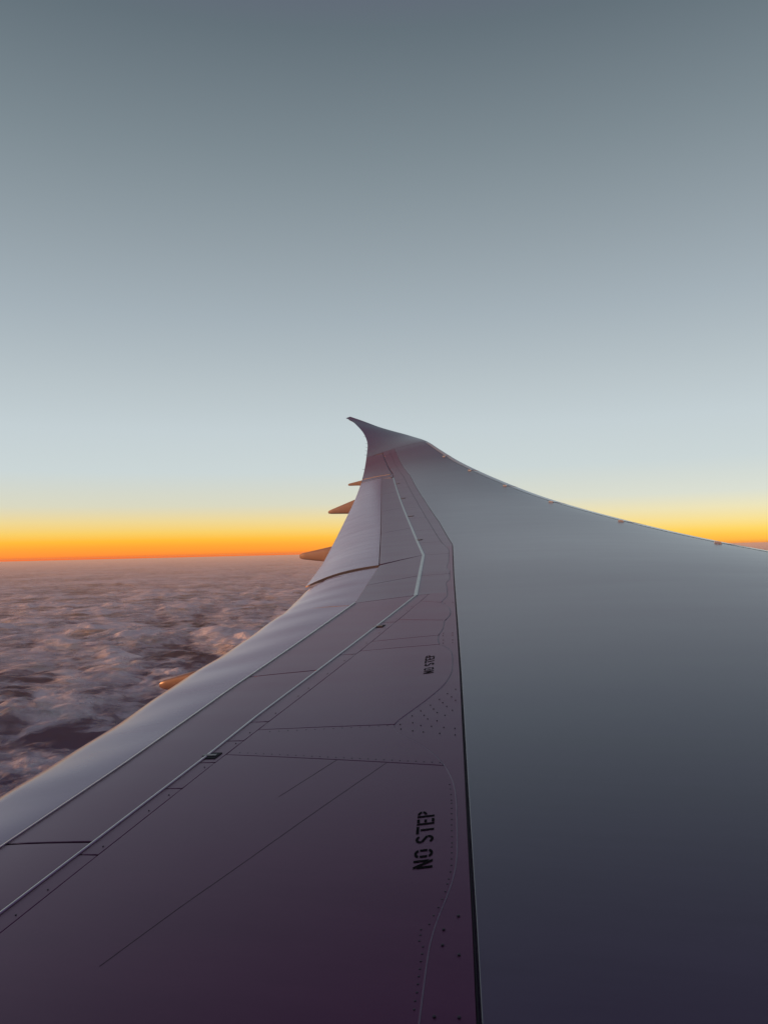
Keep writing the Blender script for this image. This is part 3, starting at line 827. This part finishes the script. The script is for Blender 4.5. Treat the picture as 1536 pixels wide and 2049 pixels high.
# faint rib joints on the near panel: shallow grooves filled with sealant
for k in ('q1', 'q2'):
    ribbon('panel_joint', G[k], 0.0022, 0.0022, M_JOINT, access[0], height=0.0, step=0.1)

# fasteners: slightly sunk dark heads, one mesh shared
def head_mesh(name, r):
    V, Fc = [(0, 0, 0.0008)], []
    for k, (q, z) in enumerate(((0.55, 0.0008), (1.0, 0.0004), (1.0, -0.004))):
        for a in range(10):
            V.append((q * r * math.cos(a * .2 * math.pi), q * r * math.sin(a * .2 * math.pi), z))
    for a in range(10):
        a2 = (a + 1) % 10
        Fc.append((0, 1 + a, 1 + a2)); Fc.append((1 + a, 11 + a, 11 + a2, 1 + a2)); Fc.append((11 + a, 21 + a, 21 + a2, 11 + a2))
    me = bpy.data.meshes.new(name); me.from_pydata(V, [], Fc); me.update(); me.materials.append(M_BOLT)
    return me


FM = head_mesh('fastener', 0.0031); FB = head_mesh('fastener_large', 0.0042)
def put_fastener(X, Y, me, parent):
    o = bpy.data.objects.new('fastener', me)
    o.location = (X, Y, float(surf(X, Y)) + 0.002)
    nn = normals(np.array(X), np.array(Y))
    o.rotation_mode = 'QUATERNION'
    o.rotation_quaternion = Vector(nn).to_track_quat('Z', 'Y')
    link(o, parent)
def c_at(y): return C_s[i2(y), 0]
for X, Y in G['fast']:
    put_fastener(X, Y, FM, main_strip if X > c_at(Y) else access[0] if Y < 3.1 else access[1])
for X, Y in G['big']: put_fastener(X, Y, FB, main_strip)
for k in range(34):                      # along the hinge cover
    Y = 1.9 + k * 0.145
    if (k * 7) % 5 < 2: continue
    X = float(np.interp(Y, L2[:, 1], L2[:, 0])) - 0.028
    put_fastener(X, Y, FM, plane)

# stencilled lettering: N O  S T E P, tops of the letters toward the trailing edge
def arc(cx, cy, rx, ry, a0, a1, w, n=7):
    p = []
    for k in range(n + 1):
        a = R(a0 + (a1 - a0) * k / n); p.append((cx + rx * math.cos(a), cy + ry * math.sin(a)))
    for k in range(n, -1, -1):
        a = R(a0 + (a1 - a0) * k / n); p.append((cx + (rx - w) * math.cos(a), cy + (ry - w * 1.0) * math.sin(a)))
    return p
def rect(x0, y0, x1, y1): return [(x0, y0), (x1, y0), (x1, y1), (x0, y1)]
LW = 0.16
GLY = {
    'N': [[(0, 0), (.15, 0), (.15, .66), (0, .86)], [(0, 1), (.17, 1), (.62, 0), (.45, 0)], [(.47, .34), (.62, .14), (.62, 1), (.47, 1)]],
    'O': [arc(.31, .72, .31, .28, 15, 165, .15), arc(.31, .28, .31, .28, 195, 345, .15), rect(0, .30, .15, .70), rect(.47, .30, .62, .70)],
    'S': [arc(.30, .70, .30, .30, 25, 190, .15), [(.02, .60), (.16, .68), (.60, .40), (.46, .32)], arc(.30, .30, .30, .30, 205, 370, .15)],
    'T': [rect(0, .84, .62, 1), rect(.235, 0, .385, .76)],
    'E': [rect(0, 0, .15, 1), rect(.22, .84, .52, 1), rect(.22, .43, .46, .58), rect(.22, 0, .52, .16)],
    'P': [rect(0, 0, .15, 1), arc(.24, .72, .33, .28, 8, 88, .15), arc(.24, .72, .33, .28, -88, -8, .15)],
}
def lettering(key, parent):
    b0, b1, t0, t1 = (np.array(p) for p in G[key])
    x = 0.0
    adv = {'N': .80, 'O': .80, ' ': .34, 'S': .78, 'T': .76, 'E': .68, 'P': .58}
    tot = sum(adv[c] for c in 'NO STEP')
    for ch in 'NO STEP':
        V, Fc = [], []
        for poly in GLY.get(ch, []):
            k = len(V)
            for (gx, gy) in poly:
                u = (x + gx) / tot; v = gy
                p = (b0 * (1 - u) + b1 * u) * (1 - v) + (t0 * (1 - u) + t1 * u) * v
                V.append((p[0], p[1], float(surf(p[0], p[1])) + 0.0028))
            m_ = len(poly)
            if m_ > 4:
                for q in range(m_ // 2 - 1): Fc.append((k + q, k + q + 1, k + m_ - 2 - q, k + m_ - 1 - q))
            else:
                Fc.append(tuple(range(k, k + m_)))
        x += adv[ch]
        if V:
            o = mesh_obj('stencil_letter', V, Fc, M_INK, parent, False)
            o['label'] = 'black stencilled letter ' + ch


lettering('t1', access[0]); lettering('t2', access[2])

# fuselage side behind the eye: shades the wing root
V, Fc = [], []
n = 48
HR, HY, HZ = 2.88, -3.10, -0.35
xs = [-25, -22, -18, -14, -10, -6, 0, 10, 18, 22, 25, 27, 28.2]
rs = [.10, .30, .55, .78, .93, 1, 1, 1, 1, .92, .72, .42, .08]
for X, s in zip(xs, rs):
    for k in range(n):
        a = 2 * math.pi * k / n
        V.append((X, HY + HR * s * math.cos(a), HZ + HR * s * math.sin(a) + (2.0 * (1 - s) if X < 0 else -0.6 * (1 - s))))
for i in range(len(xs) - 1):
    for k in range(n):
        k2 = (k + 1) % n
        Fc.append((i * n + k, (i + 1) * n + k, (i + 1) * n + k2, i * n + k2))
Fc.append(tuple(range(n))); Fc.append(tuple(range((len(xs) - 1) * n, len(xs) * n))[::-1])
mesh_obj('fuselage', V, [fc[::-1] for fc in Fc], M_HULL, plane, True)


# ---------------------------------------------------------------- cloud deck
def hashn(ix, iy, seed):
    h = (ix.astype(np.int64) * 374761393 + iy.astype(np.int64) * 668265263 + seed * 974634777) & 0xffffffff
    h = ((h ^ (h >> 13)) * 1274126177) & 0xffffffff
    return ((h ^ (h >> 16)) & 0xffff) / 65535.0


def vnoise(x, y, seed):
    """gradient noise, about -1..1"""
    ix, iy = np.floor(x), np.floor(y)
    fx, fy = x - ix, y - iy
    ux = fx * fx * fx * (fx * (fx * 6 - 15) + 10); uy = fy * fy * fy * (fy * (fy * 6 - 15) + 10)
    def g(dx, dy):
        a = hashn(ix + dx, iy + dy, seed) * 2 * np.pi
        return np.cos(a) * (fx - dx) + np.sin(a) * (fy - dy)
    n0 = g(0, 0) * (1 - ux) + g(1, 0) * ux; n1 = g(0, 1) * (1 - ux) + g(1, 1) * ux
    return (n0 * (1 - uy) + n1 * uy) * 1.5


DECK = -1500.0
def cloud_height(x, y, cell, seed):
    """rolling sheet with cauliflower heads; cell = mesh spacing, so that relief finer than the mesh is left out. Returns height and cover"""
    def keep(wl): return np.clip((wl / np.maximum(cell, 1e-3) - 2.0) / 3.0, 0, 1)
    wx = vnoise(x / 2600, y / 2600, 11) * 500 * keep(2600); wy = vnoise(x / 2600, y / 2600, 12) * 500 * keep(2600)
    X, Y = x + wx, y + wy
    big = vnoise(X / 6500, Y / 6500, 1) * keep(6500) + 0.6 * vnoise(X / 2800, Y / 2800, 2) * keep(2800)
    mid = vnoise(X / 1100, Y / 1100, 3) * keep(1100)
    h = 70 * big + 45 * mid
    cover = 0.5 + 0.55 * big + 0.35 * mid
    rad = np.hypot(x, y)                       # the deck thins out over the dark sheet under the flight path
    cover = cover - 0.36 * np.clip((11500 - rad) / 6500, 0, 1) + 0.25 * np.clip((rad - 13000) / 20000, 0, 1)
    amp, wl = 115.0, 800.0
    for k in range(6):
        s = np.abs(vnoise(X / wl + k * 7.3, Y / (wl * 0.8) - k * 3.1, 20 + k + seed))
        h = h + amp * np.clip(cover + .2, 0.1, 1.3) * (s - 0.25) * keep(wl)
        amp *= 0.72; wl *= 0.56
    return h, cover


def cloud_patch(az0, az1, naz, radii, dz, bias, seed):
    az = np.linspace(az0, az1, naz)
    r = np.array(radii)
    A, Rr = np.meshgrid(az, r)
    x = Rr * np.sin(A); y = Rr * np.cos(A)
    dr = np.gradient(r)[:, None] * np.ones_like(A)
    ca = Rr * (az1 - az0) / (naz - 1)
    cell = np.maximum(np.minimum(dr, 4 * ca), ca)
    h, cov = cloud_height(x, y, cell, seed)
    V = np.stack([x, y, DECK + dz + h], -1).reshape(-1, 3)
    nr, na = A.shape
    i = np.arange(nr - 1)[:, None] * na + np.arange(na - 1)[None, :]
    Fq = np.stack([i, i + na, i + na + 1, i + 1], -1).reshape(-1, 4)
    return V, Fq, (cov + bias).ravel()


def dep_radii(d0, d1, n):
    """rings that look evenly spaced from the cabin height"""
    return [-DECK / math.tan(R(d)) for d in np.linspace(d0, d1, n)]


parts_ = []
far = list(np.geomspace(190000, 800000, 14))
for li, (dz, bias) in enumerate(((0.0, 0.14), (60.0, -0.08), (140.0, -0.18))):
    parts_.append(cloud_patch(R(-50), R(-14), 330, dep_radii(20.5, 0.46, 360) + far, dz, bias, li * 50))
    parts_.append(cloud_patch(R(-14), R(310), 300, dep_radii(60, 0.46, 80) + far, dz, bias, li * 50))
Vs, Fs, Cs, k = [], [], [], 0
for V, Fq, cv in parts_:
    Vs.append(V); Fs.append(Fq + k); Cs.append(cv); k += len(V)
V = np.concatenate(Vs); Fq = np.concatenate(Fs); cv = np.concatenate(Cs)
me = bpy.data.meshes.new('clouds')
me.vertices.add(len(V)); me.vertices.foreach_set('co', V.astype(np.float32).ravel())
me.loops.add(len(Fq) * 4); me.loops.foreach_set('vertex_index', Fq.astype(np.int32).ravel())
me.polygons.add(len(Fq)); me.polygons.foreach_set('loop_start', np.arange(0, len(Fq) * 4, 4, dtype=np.int32))
me.polygons.foreach_set('use_smooth', np.ones(len(Fq), dtype=bool))
at_ = me.attributes.new('cover', 'FLOAT', 'POINT'); at_.data.foreach_set('value', cv.astype(np.float32))
me.update(); me.validate()
m = bpy.data.materials.new('cloud'); m.use_nodes = True
nt = m.node_tree; nt.nodes.clear(); N = nt.nodes.new; L = nt.links.new
tcn = N('ShaderNodeTexCoord')
nz = N('ShaderNodeTexNoise'); nz.inputs['Scale'].default_value = 1 / 800.0; nz.inputs['Detail'].default_value = 9.0; nz.inputs['Roughness'].default_value = 0.58
nz.inputs['Distortion'].default_value = 0.5
L(tcn.outputs['Object'], nz.inputs['Vector'])
av = N('ShaderNodeAttribute'); av.attribute_name = 'cover'
ad = N('ShaderNodeMath'); ad.operation = 'ADD'
sc_ = N('ShaderNodeMath'); sc_.operation = 'MULTIPLY_ADD'; sc_.inputs[1].default_value = 3.4; sc_.inputs[2].default_value = -1.75
L(nz.outputs['Fac'], sc_.inputs[0]); L(sc_.outputs[0], ad.inputs[0]); L(av.outputs['Fac'], ad.inputs[1])
mr = N('ShaderNodeMapRange'); mr.interpolation_type = 'SMOOTHSTEP'
mr.inputs['From Min'].default_value = 0.16; mr.inputs['From Max'].default_value = 0.88
mr.inputs['To Min'].default_value = 0.0; mr.inputs['To Max'].default_value = 0.96
L(ad.outputs[0], mr.inputs['Value'])
bp = N('ShaderNodeBump'); bp.inputs['Strength'].default_value = 1.0; bp.inputs['Distance'].default_value = 160.0
L(nz.outputs['Fac'], bp.inputs['Height'])
df = N('ShaderNodeBsdfDiffuse'); df.inputs['Color'].default_value = (0.80, 0.83, 0.88, 1); L(bp.outputs[0], df.inputs['Normal'])
tl = N('ShaderNodeBsdfTranslucent'); tl.inputs['Color'].default_value = (0.75, 0.74, 0.75, 1); L(bp.outputs[0], tl.inputs['Normal'])
mx1 = N('ShaderNodeMixShader'); mx1.inputs[0].default_value = 0.12
L(df.outputs[0], mx1.inputs[1]); L(tl.outputs[0], mx1.inputs[2])
tr = N('ShaderNodeBsdfTransparent')
mx2 = N('ShaderNodeMixShader'); L(mr.outputs[0], mx2.inputs[0]); L(tr.outputs[0], mx2.inputs[1]); L(mx1.outputs[0], mx2.inputs[2])
mo = N('ShaderNodeOutputMaterial'); L(mx2.outputs[0], mo.inputs['Surface'])
me.materials.append(m)
clouds = link(bpy.data.objects.new('clouds', me))
tag(clouds, 'rolling deck of grey and orange clouds stretching to the horizon below the wing', 'clouds', kind='stuff')

# dark sheet added below; its navy stands in for shaded lower cloud
GAP_SHADE_Z = -2700.0
V, Fc = [], []
for k in range(48):
    a = 2 * math.pi * k / 48
    V.append((830000 * math.sin(a), 830000 * math.cos(a), GAP_SHADE_Z))
sm_, snt, sb = mat('gap_shade_blue')
sb.inputs['Base Color'].default_value = (0.030, 0.070, 0.240, 1); sb.inputs['Roughness'].default_value = 0.8; sb.inputs['Specular IOR Level'].default_value = 0.1
sn = snt.nodes.new('ShaderNodeTexNoise'); sn.inputs['Scale'].default_value = 1 / 300.0; sn.inputs['Detail'].default_value = 6.0
stc = snt.nodes.new('ShaderNodeTexCoord'); snt.links.new(stc.outputs['Object'], sn.inputs['Vector'])
sbp = snt.nodes.new('ShaderNodeBump'); sbp.inputs['Distance'].default_value = 20.0; sbp.inputs['Strength'].default_value = 0.4
snt.links.new(sn.outputs['Fac'], sbp.inputs['Height']); snt.links.new(sbp.outputs[0], sb.inputs['Normal'])
tag(mesh_obj('gap_shade', V, [tuple(range(48))[::-1]], sm_, None, False), 'dark blue sheet standing in for shaded lower cloud in the gaps', 'gap_shade', kind='structure')

# ---------------------------------------------------------------- haze over the clouds
zb, zt, xy = GAP_SHADE_Z - 5.0, 9.0, 860000.0
V = [(x, y, z) for z in (zb, zt) for x, y in ((-xy, -xy), (xy, -xy), (xy, xy), (-xy, xy))]
me = bpy.data.meshes.new('haze')
me.from_pydata(V, [], [(0, 3, 2, 1), (4, 5, 6, 7), (0, 1, 5, 4), (1, 2, 6, 5), (2, 3, 7, 6), (3, 0, 4, 7)])
m = bpy.data.materials.new('haze'); m.use_nodes = True
m.node_tree.nodes.clear()
pv = m.node_tree.nodes.new('ShaderNodeVolumePrincipled')
pv.inputs['Color'].default_value = (0.99, 0.87, 0.76, 1)
pv.inputs['Density'].default_value = 0.5 / 60000.0
pv.inputs['Anisotropy'].default_value = 0.0
mo = m.node_tree.nodes.new('ShaderNodeOutputMaterial')
m.node_tree.links.new(pv.outputs[0], mo.inputs['Volume'])
me.materials.append(m)
tag(link(bpy.data.objects.new('haze', me)), 'thin warm haze lying over the clouds to the horizon', 'haze', kind='stuff')
